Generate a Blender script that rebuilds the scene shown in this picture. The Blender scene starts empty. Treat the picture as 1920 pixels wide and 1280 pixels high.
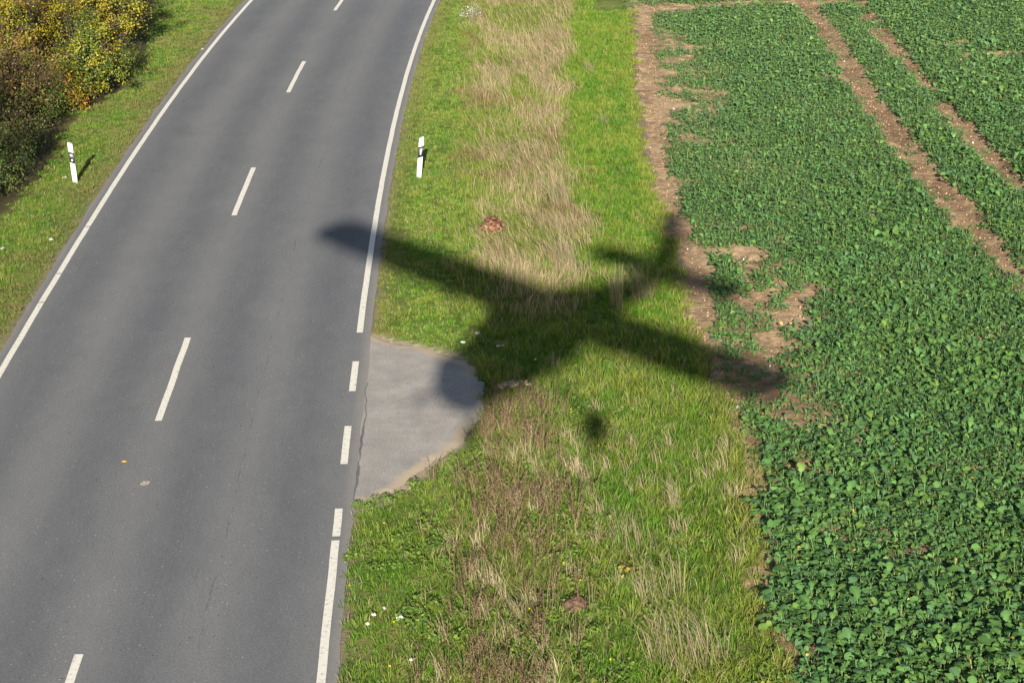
import bpy, math, random
import numpy as np
from mathutils import Matrix, Vector

sc = bpy.context.scene
rng = np.random.default_rng(7)
random.seed(7)

# ------------------------------------------------------------------ camera, sky, sun, exposure
CAM_H, PITCH, ROLL, FPX = 13.1636, 0.364287, -0.009484, 3630.493
cd = bpy.data.cameras.new('camera'); cam = bpy.data.objects.new('camera', cd); sc.collection.objects.link(cam)
cd.sensor_width = 36.0; cd.lens = FPX / 1920 * 36.0; cd.clip_start = 0.1; cd.clip_end = 3000
cp, sp = math.cos(PITCH), math.sin(PITCH)
fw = np.array([0, cp, -sp]); r0 = np.array([1., 0, 0]); u0 = np.array([0, sp, cp])
cr = r0 * math.cos(ROLL) + u0 * math.sin(ROLL); cu = -r0 * math.sin(ROLL) + u0 * math.cos(ROLL)
cam.matrix_world = Matrix(((cr[0], cu[0], -fw[0], 0), (cr[1], cu[1], -fw[1], 0), (cr[2], cu[2], -fw[2], CAM_H), (0, 0, 0, 1)))
sc.camera = cam

SUN_EL, SUN_AZ = math.radians(21.4), math.radians(-0.5)     # light travels towards +Y
ray = np.array([math.sin(SUN_AZ) * math.cos(SUN_EL), math.cos(SUN_AZ) * math.cos(SUN_EL), -math.sin(SUN_EL)])
w = bpy.data.worlds.new('World'); sc.world = w; w.use_nodes = True
nt = w.node_tree; bg = nt.nodes['Background']; sky = nt.nodes.new('ShaderNodeTexSky')
sky.sky_type = 'NISHITA'; sky.sun_disc = False; sky.sun_elevation = SUN_EL; sky.sun_rotation = math.pi + SUN_AZ
nt.links.new(sky.outputs[0], bg.inputs[0]); bg.inputs[1].default_value = 0.052
sl = bpy.data.lights.new('sun', 'SUN'); so = bpy.data.objects.new('sun', sl); sc.collection.objects.link(so)
sl.energy = 4.6; sl.angle = math.radians(0.53); sl.color = (1.0, 0.93, 0.82)
so.rotation_euler = Vector(ray).to_track_quat('-Z', 'Y').to_euler(); so.location = (0, -40, 30)
sc.view_settings.view_transform = 'Standard'; sc.view_settings.look = 'None'
sc.view_settings.exposure = 1.5; sc.view_settings.gamma = 1.0

# ------------------------------------------------------------------ helpers
def srgb(r, g, b):
    f = lambda c: (c / 255 / 12.92) if c / 255 <= .04045 else ((c / 255 + .055) / 1.055) ** 2.4
    return np.array([f(r), f(g), f(b)])

PERM = {}
def vnoise(x, y, seed=0):
    if seed not in PERM:
        g = np.random.default_rng(1000 + seed); PERM[seed] = g.random((256, 256))
    T = PERM[seed]; x = np.asarray(x, float); y = np.asarray(y, float)
    xi = np.floor(x).astype(int); yi = np.floor(y).astype(int); fx = x - xi; fy = y - yi
    fx = fx * fx * (3 - 2 * fx); fy = fy * fy * (3 - 2 * fy)
    a = T[xi & 255, yi & 255]; b = T[(xi + 1) & 255, yi & 255]; c = T[xi & 255, (yi + 1) & 255]; d = T[(xi + 1) & 255, (yi + 1) & 255]
    return (a * (1 - fx) + b * fx) * (1 - fy) + (c * (1 - fx) + d * fx) * fy
def fbm(x, y, s=1.0, seed=0, oct=4):
    v = 0; a = .5; t = 0
    for i in range(oct):
        v = v + a * vnoise(np.asarray(x) * s + 17.3 * i, np.asarray(y) * s - 9.1 * i, seed + i); t += a; a *= .5; s *= 2.03
    return v / t                                             # 0..1, mean .5
def ss(a, b, x):
    t = np.clip((x - a) / (b - a), 0, 1); return t * t * (3 - 2 * t)
def mix(a, b, t):
    t = np.asarray(t)[..., None]; return np.asarray(a) * (1 - t) + np.asarray(b) * t

def build(name, V, polys, mat, col=None, uv=None, parent=None, smooth=False, extra=None):
    V = np.asarray(V, np.float32); me = bpy.data.meshes.new(name)
    polys = [np.asarray(p, np.int32) for p in polys if len(p)]
    nl = sum(p.size for p in polys); npoly = sum(len(p) for p in polys)
    me.vertices.add(len(V)); me.vertices.foreach_set('co', V.ravel())
    me.loops.add(nl); vi = np.concatenate([p.ravel() for p in polys]).astype(np.int32); me.loops.foreach_set('vertex_index', vi)
    st = []; o = 0
    for p in polys:
        st.append(o + np.arange(len(p)) * p.shape[1]); o += p.size
    me.polygons.add(npoly); me.polygons.foreach_set('loop_start', np.concatenate(st).astype(np.int32))
    if smooth: me.polygons.foreach_set('use_smooth', np.ones(npoly, bool))
    if uv is not None:
        l = me.uv_layers.new(name='UVMap'); l.data.foreach_set('uv', np.asarray(uv, np.float32)[vi].ravel())
    me.update(calc_edges=True)
    if col is not None:
        a = me.attributes.new('col', 'FLOAT_COLOR', 'POINT')
        a.data.foreach_set('color', np.c_[col, np.ones(len(V))].astype(np.float32).ravel())
    for k, v in (extra or {}).items():
        a = me.attributes.new(k, 'FLOAT', 'POINT'); a.data.foreach_set('value', np.asarray(v, np.float32))
    if mat: me.materials.append(mat)
    ob = bpy.data.objects.new(name, me); sc.collection.objects.link(ob)
    if parent: ob.parent = parent
    return ob
def tag(o, label=None, cat=None, group=None, kind=None):
    if label: o['label'] = label
    if cat: o['category'] = cat
    if group: o['group'] = group
    if kind: o['kind'] = kind
    return o
def empty(name, loc, rz=0):
    o = bpy.data.objects.new(name, None); o.empty_display_size = .2; o.location = loc; o.rotation_euler.z = rz
    sc.collection.objects.link(o); return o
class MB:
    """collects little meshes that end up as ONE object"""
    def __init__(s): s.V = []; s.C = []; s.P = {}; s.n = 0
    def add(s, V, polys, col=None):
        V = np.asarray(V, float)
        if not len(V): return s
        for p in polys:
            p = np.asarray(p, int)
            if len(p): s.P.setdefault(p.shape[1], []).append(p + s.n)
        c = np.ones((len(V), 3)) * .5 if col is None else np.broadcast_to(np.asarray(col, float), (len(V), 3))
        s.V.append(V); s.C.append(c); s.n += len(V); return s
    def build(s, name, mat, parent=None, smooth=False):
        return build(name, np.concatenate(s.V), [np.concatenate(v) for v in s.P.values()], mat, np.concatenate(s.C), parent=parent, smooth=smooth)

# ------------------------------------------------------------------ materials
def new_mat(name):
    m = bpy.data.materials.new(name); m.use_nodes = True
    return m, m.node_tree.nodes, m.node_tree.links, m.node_tree.nodes['Principled BSDF']
def plain(name, rgb, rough=.6, spec=.4, bump=0, noise=0, scale=30, metal=0):
    m, N, L, b = new_mat(name)
    b.inputs['Roughness'].default_value = rough; b.inputs['Specular IOR Level'].default_value = spec; b.inputs['Metallic'].default_value = metal
    t = N.new('ShaderNodeTexNoise'); t.inputs['Scale'].default_value = scale; t.inputs['Detail'].default_value = 6
    tc = N.new('ShaderNodeTexCoord'); L.new(tc.outputs['Object'], t.inputs['Vector'])
    r = N.new('ShaderNodeValToRGB'); r.color_ramp.elements[0].position = .3; r.color_ramp.elements[1].position = .7
    a = np.array(rgb); r.color_ramp.elements[0].color = (*(a * (1 - noise)), 1); r.color_ramp.elements[1].color = (*np.minimum(a * (1 + noise), 1), 1)
    L.new(t.outputs['Fac'], r.inputs['Fac']); L.new(r.outputs['Color'], b.inputs['Base Color'])
    if bump:
        bp = N.new('ShaderNodeBump'); bp.inputs['Strength'].default_value = bump; bp.inputs['Distance'].default_value = .02
        L.new(t.outputs['Fac'], bp.inputs['Height']); L.new(bp.outputs[0], b.inputs['Normal'])
    return m
def veg(name, rough=.55, spec=.25, trans=.3):
    m, N, L, b = new_mat(name)
    a = N.new('ShaderNodeAttribute'); a.attribute_name = 'col'
    tx = N.new('ShaderNodeTexNoise'); tx.inputs['Scale'].default_value = 40
    ge = N.new('ShaderNodeNewGeometry'); L.new(ge.outputs['Position'], tx.inputs['Vector'])
    mr = N.new('ShaderNodeMapRange'); mr.inputs['To Min'].default_value = .8; mr.inputs['To Max'].default_value = 1.2; L.new(tx.outputs['Fac'], mr.inputs['Value'])
    mu = N.new('ShaderNodeVectorMath'); mu.operation = 'SCALE'; L.new(a.outputs['Color'], mu.inputs[0]); L.new(mr.outputs[0], mu.inputs['Scale'])
    L.new(mu.outputs[0], b.inputs['Base Color'])
    b.inputs['Roughness'].default_value = rough; b.inputs['Specular IOR Level'].default_value = spec
    t = N.new('ShaderNodeBsdfTranslucent'); mx = N.new('ShaderNodeMixShader'); mx.inputs[0].default_value = trans
    L.new(mu.outputs[0], t.inputs[0]); L.new(b.outputs[0], mx.inputs[1]); L.new(t.outputs[0], mx.inputs[2])
    L.new(mx.outputs[0], N['Material Output'].inputs[0]); return m
M_GRASS = veg('grass_blades', .6, .15, .38)
M_DRY = veg('dry_stalks', .7, .15, .2)
M_CROP = veg('crop_leaves', .62, .12, .22)
M_LEAF = veg('shrub_leaves', .5, .25, .2)
M_TWIG = veg('shrub_twigs', .85, .1, 0)

# ------------------------------------------------------------------ layout, all in metres on the ground
X0, PSI, K0, K1, WL, WR, S0 = -5.942364, 1.604578, .000527, .00007, 3.24, 3.295, -2.1485
def road_pt(s, off):
    s = np.atleast_1d(np.asarray(s, float)); t = s[:, None] * np.linspace(0, 1, 80)[None]
    th = PSI - (K0 * t + K1 * t * t / 2)
    q = lambda y: ((y[:, 1:] + y[:, :-1]) / 2 * np.diff(t, axis=1)).sum(1)
    e = th[:, -1]
    return np.c_[X0 + q(np.cos(th)) + off * np.sin(e), 25 + q(np.sin(th)) - off * np.cos(e)]
_s = np.linspace(-40, 75, 240)
_re = road_pt(_s, 3.52); _le = road_pt(_s, -3.47)
def edge_r(y): return np.interp(y, _re[:, 1], _re[:, 0])
def edge_l(y): return np.interp(y, _le[:, 1], _le[:, 0])
def line(pts):
    a = np.array(sorted(pts, key=lambda p: p[1])); return lambda y: np.interp(y, a[:, 1], a[:, 0])
DRY_LEFT = line([(-1.37, 72.77), (-1.37, 66.67), (-1.16, 52.99), (-1.14, 47.44), (-1.08, 42.85), (-0.89, 39.0), (-0.8, 36.97), (-0.73, 35.72)])
DRY_RIGHT = line([(2.62, 72.56), (2.34, 68.41), (1.8, 61.31), (1.48, 52.89), (1.42, 48.37), (1.47, 43.62), (1.41, 40.77), (1.39, 37.9), (1.05, 35.67)])
GRASS_RIGHT = line([(4.55, 71.38), (4.11, 62.85), (3.85, 57.43), (3.63, 52.81), (3.44, 47.78), (3.53, 44.43), (3.59, 41.88), (3.58, 39.58), (3.51, 37.5), (3.51, 35.6), (3.5, 34.43), (3.62, 33.05), (3.66, 32.02), (3.68, 30.8), (3.73, 29.66), (3.7, 28.6), (3.67, 27.59), (3.52, 26.29), (3.47, 25.25), (3.43, 24.27), (3.43, 23.07), (3.55, 21.82), (3.49, 20.45)])
CROP_LEFT = line([(5.33, 71.34), (4.49, 59.62), (4.2, 54.03), (4.12, 50.44), (3.95, 47.26), (3.95, 44.87), (3.92, 42.28), (3.99, 40.31), (4.12, 38.16), (4.09, 36.2), (3.78, 34.14), (3.82, 33.05), (4.1, 31.27), (3.99, 30.33), (4.12, 29.22), (4.07, 27.78), (3.78, 26.46), (3.81, 25.41), (3.81, 24.58), (3.63, 23.5), (3.87, 22.63), (3.76, 21.82), (3.62, 20.45)])
TRAM1 = line([(10.36, 75.03), (10.33, 66.57), (10.34, 62.99), (10.28, 59.37), (10.2, 56.46), (10.15, 53.48), (10.18, 50.78), (10.2, 48.31), (10.16, 46.06), (10.2, 44.66), (10.34, 43.54), (10.42, 42.48), (10.39, 41.27), (10.43, 39.93), (10.47, 38.66), (10.52, 37.3), (10.64, 35.11)])
TRAM2 = line([(12.08, 75.94), (12.07, 66.49), (12.14, 63.76), (12.11, 61.25), (12.09, 58.91), (12.08, 56.38), (12.07, 54.36), (12.04, 52.78), (12.08, 51.28), (12.07, 49.59), (12.05, 47.99), (12.1, 46.48), (12.09, 44.82), (12.14, 43.48), (12.17, 40.82)])
APRON = np.array([(-2.7, 34.94), (-2.24, 34.58), (-1.62, 34.23), (-1.31, 33.99), (-0.9, 33.65), (-0.66, 33.16), (-0.54, 32.38), (-0.46, 31.5), (-0.52, 30.9), (-0.63, 30.44), (-0.84, 29.81), (-1.1, 29.34), (-1.41, 28.82), (-1.73, 28.21), (-2.0, 27.72), (-2.2, 27.53), (-2.53, 27.42)])
AP_FULL = np.r_[APRON, [(-2.85, 27.3), (-3.4, 34.95)]]
HEDGE = line([(-15.8, 20), (-15.2, 38.5), (-12.3, 41.2), (-11.68, 42.36), (-11.63, 43.19), (-11.48, 44.71), (-11.43, 46.81), (-11.71, 49.37), (-11.93, 52.5), (-11.5, 53.7), (-11.11, 55.3), (-11.07, 59.16), (-11.73, 63.58), (-12.41, 68.16)])
YL = lambda x: np.minimum(65.3 + .3 * (x - 3.4), 66.7)      # a soil line and a grassy strip cut off the second plot of crop
BARE = [(5.35, 35.7, .4, .35), (4.75, 34.2, .3, .6), (5.5, 37.9, .2, .3), (5.0, 32.2, .35, .25), (5.7, 54.1, .67, .55), (4.67, 52.77, .44, .6), (5.01, 39.54, .49, .5), (5.78, 40.44, .29, .33), (5.88, 36.46, .3, 1.3), (4.96, 36.81, .56, .3), (5.08, 35.26, .44, .45), (4.3, 33.03, .55, .4), (4.12, 32.26, .54, .43), (4.56, 29.49, .13, .29), (4.7, 28.64, .32, .2), (5.84, 29.61, .2, .32), (5.76, 28.93, .14, .2), (9.33, 55.94, .62, .4), (14.68, 58.72, 1.17, .38), (14.15, 60.44, .77, .38), (5.62, 60.19, .42, .6), (4.68, 56.69, .34, .7), (8.33, 42.42, .48, .2), (4.69, 33.02, .28, .35), (5.15, 58.46, .4, .5)]
def inpoly(x, y, P):
    c = np.zeros(np.shape(x), bool); n = len(P)
    for i in range(n):
        x1, y1 = P[i]; x2, y2 = P[(i + 1) % n]
        k = ((y1 > y) != (y2 > y)) & (x < (x2 - x1) * (y - y1) / (y2 - y1 + 1e-12) + x1); c ^= k
    return c
def dist_poly(x, y, P):
    d = np.full(np.shape(x), 1e9)
    for i in range(len(P) - 1):
        a = P[i]; b = P[i + 1]; ab = b - a; t = np.clip(((x - a[0]) * ab[0] + (y - a[1]) * ab[1]) / (ab @ ab), 0, 1)
        d = np.minimum(d, np.hypot(x - a[0] - t * ab[0], y - a[1] - t * ab[1]))
    return d
def ground_z(x, y):
    d = np.minimum(np.maximum(np.maximum(x - edge_r(y), edge_l(y) - x), 0), 3)
    ap = np.where(inpoly(x, y, AP_FULL), 1., 0.)
    z = (fbm(x, y, .9, 3, 4) - .5) * .16 + (fbm(x, y, 5, 9, 2) - .5) * .05
    z = z * ss(.05, .8, d)
    onroad = (x < edge_r(y)) & (x > edge_l(y))
    nap = ss(.0, .6, dist_poly(x, y, np.r_[APRON]))
    z = z * np.where((y > 26) & (y < 36) & (x < 1.5) & (x > -4), nap, 1)
    z = z - .16 * ss(.05, .5, x - GRASS_RIGHT(y)) * ((y > 15) & (y < 80))
    return np.where(onroad | (ap > 0), -.035, z - .006)
def in_view(x, y, m=4.0):
    return np.abs(x) < .2645 * np.sqrt(y * y + 173.) + m

# ------------------------------------------------------------------ ground sheet, field soil
def grid(xs, ys):
    X, Y = np.meshgrid(xs, ys); n, m = len(xs), len(ys)
    i = (np.arange(m - 1)[:, None] * n + np.arange(n - 1)[None]).ravel()
    return X.ravel(), Y.ravel(), np.c_[i, i + 1, i + 1 + n, i + n]
far = lambda a, s: a + s * np.geomspace(1, 900, 22)
xs = np.r_[far(-22, -1)[::-1], np.arange(-22, 22.01, .16), far(22, 1)]
ys = np.r_[far(16, -1)[::-1], np.arange(16, 78.01, .16), far(78, 1)]
X, Y, F = grid(xs, ys)
inside = (np.abs(X) < 22) & (Y > 16) & (Y < 78)
Z = np.where(inside, ground_z(X, Y), np.where((X < edge_r(Y)) & (X > edge_l(Y)), -.06, -.02))
n1 = fbm(X, Y, 1.6, 21, 4); n2 = fbm(X, Y, 7, 31, 3)
C = mix([.075, .115, .018], [.14, .14, .04], ss(.4, .75, n1)) * (0.7 + .6 * n2)[:, None]
dr = np.maximum(X - edge_r(Y), edge_l(Y) - X)
dirt = np.array([.20, .155, .10])
C = mix(C, dirt, ss(.22, .02, dr + (n2 - .5) * .3) * .85)
dap = np.where((Y > 26) & (Y < 36) & (X < 1.5) & (X > -4), dist_poly(X, Y, APRON), 9)
C = mix(C, np.array([.30, .24, .165]), ss(.26, .03, dap + (n2 - .5) * .3) * ss(-.4, -.9, X))
C = mix(C, np.array([.05, .042, .025]), ss(.5, .1, dap + (n2 - .5) * .5) * ss(-.9, -.4, X))
C = mix(C, np.array([.19, .135, .09]), ss(-.25, .1, X - GRASS_RIGHT(Y) + (n2 - .5) * .5))
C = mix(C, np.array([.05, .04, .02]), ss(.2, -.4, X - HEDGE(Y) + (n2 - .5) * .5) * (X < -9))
C = mix(C, np.array([.21, .15, .125]), ss(-15.8, -17.2, X))
m, N, L, b = new_mat('earth')
a = N.new('ShaderNodeAttribute'); a.attribute_name = 'col'
tx = N.new('ShaderNodeTexNoise'); tx.inputs['Scale'].default_value = 14; tx.inputs['Detail'].default_value = 8; tx.inputs['Roughness'].default_value = .7
ge = N.new('ShaderNodeNewGeometry'); L.new(ge.outputs['Position'], tx.inputs['Vector'])
mr = N.new('ShaderNodeMapRange'); mr.inputs['From Min'].default_value = .25; mr.inputs['From Max'].default_value = .75; mr.inputs['To Min'].default_value = .55; mr.inputs['To Max'].default_value = 1.45; L.new(tx.outputs['Fac'], mr.inputs['Value'])
mu = N.new('ShaderNodeVectorMath'); mu.operation = 'SCALE'; L.new(a.outputs['Color'], mu.inputs[0]); L.new(mr.outputs[0], mu.inputs['Scale']); L.new(mu.outputs[0], b.inputs['Base Color'])
b.inputs['Roughness'].default_value = .95; b.inputs['Specular IOR Level'].default_value = .1
bp = N.new('ShaderNodeBump'); bp.inputs['Strength'].default_value = .8; bp.inputs['Distance'].default_value = .05; L.new(tx.outputs['Fac'], bp.inputs['Height'])
wv = N.new('ShaderNodeTexWave'); wv.bands_direction = 'Y'; wv.inputs['Scale'].default_value = 2.2; wv.inputs['Distortion'].default_value = 3.2; wv.inputs['Detail'].default_value = 4; wv.inputs['Detail Scale'].default_value = 1.6; wv.inputs['Detail Roughness'].default_value = .7
L.new(ge.outputs['Position'], wv.inputs['Vector'])
ta = N.new('ShaderNodeAttribute'); ta.attribute_name = 'tread'
tm = N.new('ShaderNodeMath'); tm.operation = 'MULTIPLY'; L.new(wv.outputs['Fac'], tm.inputs[0]); L.new(ta.outputs['Fac'], tm.inputs[1])
bp2 = N.new('ShaderNodeBump'); bp2.inputs['Strength'].default_value = .9; bp2.inputs['Distance'].default_value = .035
L.new(tm.outputs[0], bp2.inputs['Height']); L.new(bp.outputs[0], bp2.inputs['Normal']); L.new(bp2.outputs[0], b.inputs['Normal'])
M_EARTH = m
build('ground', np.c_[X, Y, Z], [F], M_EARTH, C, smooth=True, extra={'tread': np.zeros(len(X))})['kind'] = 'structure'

def bare_mask(x, y):
    wx = x + (fbm(x, y, 1.8, 51, 3) - .5) * 1.3; wy = y + (fbm(x, y, 1.8, 61, 3) - .5) * 1.3
    b = np.zeros(np.shape(x))
    for cx, cy, rx, ry in BARE:
        b = np.maximum(b, ss(1.3, .7, np.hypot((wx - cx) / rx, (wy - cy) / ry)))
    wob = (fbm(x, y, 1.3, 71, 3) - .5)
    t1w = .38 + .3 * wob - .12 * ss(46, 38, y) + .14 * np.exp(-((y - 43.3) / .9) ** 2)
    t2w = .30 + .32 * wob
    b = np.maximum(b, ss(1.2, .9, np.abs(x - TRAM1(y) + wob * .25) / t1w))
    b = np.maximum(b, ss(1.2, .9, np.abs(x - TRAM2(y) + wob * .25) / np.maximum(t2w, .08)) * (fbm(x, y, .9, 75, 2) > .33))
    return b
xs = np.arange(3.0, 27, .09); ys = np.arange(16, 79, .09)
X, Y, F = grid(xs, ys)
edge = X - GRASS_RIGHT(Y)
Z = (fbm(X, Y, .8, 13, 3) - .5) * .10 + (fbm(X, Y, 6, 83, 3) - .5) * .10
trk = ss(.1, .25, edge) * ss(1.05, .8, edge) * ss(34, 38, Y)
Z = Z * (1 - .75 * trk) - .02 * trk
tr = np.maximum(ss(.3, .2, np.abs(X - TRAM1(Y))), ss(.28, .18, np.abs(X - TRAM2(Y))))
Z = Z * (1 - .6 * tr) - .05 * tr
Z += .012 - .12 * ss(.1, -.35, edge + (fbm(X, Y, 4, 91, 2) - .5) * .3)
n1 = fbm(X, Y, 1.1, 95, 4); n2 = fbm(X, Y, 9, 99, 3)
C = mix([.195, .130, .072], [.335, .236, .138], ss(.3, .7, n1 * .6 + n2 * .4)) * (.75 + .5 * n2)[:, None]
C = mix(C, C * np.array([.72, .68, .66]), np.maximum(tr * .7, ss(37, 33, Y) * .3))
o = build('field_soil', np.c_[X, Y, Z], [F], M_EARTH, C, smooth=True, extra={'tread': np.maximum(trk, tr * .25 + .08) * ss(.38, .66, fbm(X * 2, Y, 1.1, 97, 3)) * .6})
o['kind'] = 'structure'
FSX, FSY = xs, ys; FSZ = Z.reshape(len(ys), len(xs))
def soil_z(x, y):
    i = np.clip(((x - FSX[0]) / .09).astype(int), 0, len(FSX) - 1); j = np.clip(((y - FSY[0]) / .09).astype(int), 0, len(FSY) - 1)
    return FSZ[j, i]

# ------------------------------------------------------------------ road, lay-by, markings
def asphalt(name, base, dark, light, lanes):
    m, N, L, b = new_mat(name)
    uvn = N.new('ShaderNodeUVMap'); uvn.uv_map = 'UVMap'; sx = N.new('ShaderNodeSeparateXYZ'); L.new(uvn.outputs[0], sx.inputs[0])
    def math_(op, a, bb=None):
        n = N.new('ShaderNodeMath'); n.operation = op
        for i, v in enumerate((a, bb)):
            if v is None: continue
            if isinstance(v, (int, float)): n.inputs[i].default_value = v
            else: L.new(v, n.inputs[i])
        return n.outputs[0]
    def noise(scale, detail, rough=.6, stretch=(1, 1, 1)):
        mp = N.new('ShaderNodeMapping'); mp.inputs['Scale'].default_value = stretch; L.new(uvn.outputs[0], mp.inputs[0])
        t = N.new('ShaderNodeTexNoise'); t.inputs['Scale'].default_value = scale; t.inputs['Detail'].default_value = detail; t.inputs['Roughness'].default_value = rough
        L.new(mp.outputs[0], t.inputs['Vector']); return t.outputs['Fac']
    def mixc(f, a, c):
        n = N.new('ShaderNodeMix'); n.data_type = 'RGBA'; L.new(f, n.inputs[0])
        for i, v in ((6, a), (7, c)):
            if isinstance(v, tuple): n.inputs[i].default_value = (*v, 1)
            else: L.new(v, n.inputs[i])
        return n.outputs[2]
    if lanes:
        wob = math_('MULTIPLY', math_('SUBTRACT', noise(.25, 3, .6), .5), .5)
        c = math_('COSINE', math_('MULTIPLY', math_('ADD', sx.outputs[0], wob), 2 * math.pi / 1.72))
        f = math_('ADD', math_('MULTIPLY', c, .36), .5)
        f = math_('ADD', f, math_('MULTIPLY', math_('SUBTRACT', noise(1.2, 5, .65, (1, .12, 1)), .5), .7))
        f = math_('ADD', f, math_('MULTIPLY', math_('SUBTRACT', noise(3.2, 6, .75, (1, .35, 1)), .5), 1.0))
    else:
        f = math_('ADD', math_('MULTIPLY', math_('SUBTRACT', noise(1.6, 8, .72), .5), 2.4), .5)
    f = math_('ADD', f, math_('MULTIPLY', math_('SUBTRACT', noise(.5, 4), .5), .6)); f = math_('MINIMUM', math_('MAXIMUM', f, 0), 1)
    col = mixc(f, dark, light)
    g = noise(75, 3, .8); g2 = N.new('ShaderNodeMapRange'); g2.inputs['From Min'].default_value = .3; g2.inputs['From Max'].default_value = .7; g2.inputs['To Min'].default_value = .66; g2.inputs['To Max'].default_value = 1.34; L.new(g, g2.inputs['Value'])
    v = N.new('ShaderNodeVectorMath'); v.operation = 'SCALE'; L.new(col, v.inputs[0]); L.new(g2.outputs[0], v.inputs['Scale']); col = v.outputs[0]
    gm = N.new('ShaderNodeMapRange'); gm.inputs['From Min'].default_value = .40; gm.inputs['From Max'].default_value = .60; gm.inputs['To Min'].default_value = .70; gm.inputs['To Max'].default_value = 1.30; L.new(noise(26, 8, .95), gm.inputs['Value'])
    v = N.new('ShaderNodeVectorMath'); v.operation = 'SCALE'; L.new(col, v.inputs[0]); L.new(gm.outputs[0], v.inputs['Scale']); col = v.outputs[0]
    for sc_, thr, cc, seed in ((14, .10, (.33, .31, .28), 0.), (9, .085, (.02, .02, .02), 37.), (32, .12, (.24, .235, .225), 11.)):
        mp = N.new('ShaderNodeMapping'); mp.inputs['Location'].default_value = (seed, seed * .7, 0); L.new(uvn.outputs[0], mp.inputs[0])
        vo = N.new('ShaderNodeTexVoronoi'); vo.inputs['Scale'].default_value = sc_; L.new(mp.outputs[0], vo.inputs['Vector'])
        sep = N.new('ShaderNodeSeparateColor'); L.new(vo.outputs['Color'], sep.inputs[0])
        k = math_('MULTIPLY', math_('LESS_THAN', vo.outputs['Distance'], thr * 1.5), math_('GREATER_THAN', sep.outputs[0], .72 if sc_ > 20 else .90))
        k = math_('MULTIPLY', k, .75); col = mixc(k, col, cc)
    if lanes:                                                # the open paving seam in the right lane
        wb = math_('MULTIPLY', math_('SUBTRACT', noise(.7, 4, .7, (.01, .35, 1)), .5), .3)
        d = math_('ABSOLUTE', math_('SUBTRACT', math_('ADD', sx.outputs[0], wb), 1.62))
        k = math_('MULTIPLY', math_('LESS_THAN', d, .014), math_('GREATER_THAN', noise(1.1, 5, .85, (.05, 1, 1)), .53)); k = math_('MULTIPLY', k, .4)
        col = mixc(k, col, (.055, .05, .045))
        ed = math_('ABSOLUTE', sx.outputs[0]); k = N.new('ShaderNodeMapRange'); k.inputs['From Min'].default_value = 3.32; k.inputs['From Max'].default_value = 3.55; L.new(math_('ADD', ed, math_('MULTIPLY', math_('SUBTRACT', noise(6, 4), .5), .12)), k.inputs['Value'])
        col = mixc(math_('MULTIPLY', k.outputs[0], .6), col, (.22, .195, .165))
    if not lanes:
        ra = N.new('ShaderNodeAttribute'); ra.attribute_name = 'rim'
        k = N.new('ShaderNodeMapRange'); k.inputs['From Min'].default_value = .35; k.inputs['From Max'].default_value = .75
        L.new(math_('ADD', ra.outputs['Fac'], math_('MULTIPLY', math_('SUBTRACT', noise(5, 5, .7), .5), .9)), k.inputs['Value'])
        col = mixc(k.outputs[0], col, (.31, .25, .175))
    L.new(col, b.inputs['Base Color']); b.inputs['Roughness'].default_value = .9; b.inputs['Specular IOR Level'].default_value = .18
    bp = N.new('ShaderNodeBump'); bp.inputs['Strength'].default_value = .35; bp.inputs['Distance'].default_value = .01; L.new(g, bp.inputs['Height']); L.new(bp.outputs[0], b.inputs['Normal'])
    return m
M_ASPH = asphalt('asphalt', None, (.087, .089, .094), (.129, .128, .126), True)
M_LAYBY = asphalt('lay_by_asphalt', None, (.175, .165, .153), (.285, .258, .226), False)

def strip(s, offs, z):
    """sheet along the road, returns V, F, uv"""
    V = []; U = []
    for o in offs:
        o = np.broadcast_to(o, s.shape); p = np.array([road_pt(a, bb)[0] for a, bb in zip(s, o)]); V.append(np.c_[p, np.full(len(s), z)]); U.append(np.c_[o, s])
    n = len(s); i = np.concatenate([np.arange(n - 1) + k * n for k in range(len(offs) - 1)])
    return np.concatenate(V), np.c_[i, i + n, i + n + 1, i + 1], np.concatenate(U)
s = np.arange(-45, 72.1, .5); jl = (fbm(s, s * 0, 1.5, 5, 3) - .5) * .09; jr = (fbm(s, s * 0 + 5, 1.5, 6, 3) - .5) * .09
V, F, U = strip(s, [-3.47 + jl, -1.7, 0, 1.7, 3.52 + jr], 0.0)
road = build('road', V, [F], M_ASPH, uv=U); road['kind'] = 'structure'
# skirt: the broken asphalt edge has thickness
m, N, L, b = new_mat('road_paint')
tc = N.new('ShaderNodeNewGeometry'); t = N.new('ShaderNodeTexNoise'); t.inputs['Scale'].default_value = 16; t.inputs['Detail'].default_value = 9; t.inputs['Roughness'].default_value = .75; L.new(tc.outputs['Position'], t.inputs['Vector'])
r = N.new('ShaderNodeValToRGB'); e = r.color_ramp.elements; e[0].position = .36; e[0].color = (.17, .16, .145, 1); e[1].position = .44; e[1].color = (.50, .47, .40, 1); e.new(.75).color = (.60, .565, .485, 1)
L.new(t.outputs['Fac'], r.inputs['Fac']); L.new(r.outputs['Color'], b.inputs['Base Color']); b.inputs['Roughness'].default_value = .7
M_PAINT = m
def marking(name, a, bb, off, wd, parent):
    n = max(int((bb - a) / .5), 2) + 1; s = np.linspace(a, bb, n); wv_ = (fbm(s * 3, s * 0 + off, 1, 8, 2) - .5) * .015
    V, F, U = strip(s, [off - wd / 2 + wv_, off + wd / 2 + wv_], .004)
    return build(name, V, [F], M_PAINT, uv=U, parent=parent)
gaps = [17.149, 13.867, 12.068]
st = [-45] + sorted(gaps) + [70]
for a, bb in zip(st[:-1], st[1:]): marking('edge_line', a + .02, bb - .025, -WL, .12, road)
marking('edge_line', 10.0, 70, WR, .12, road)
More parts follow.
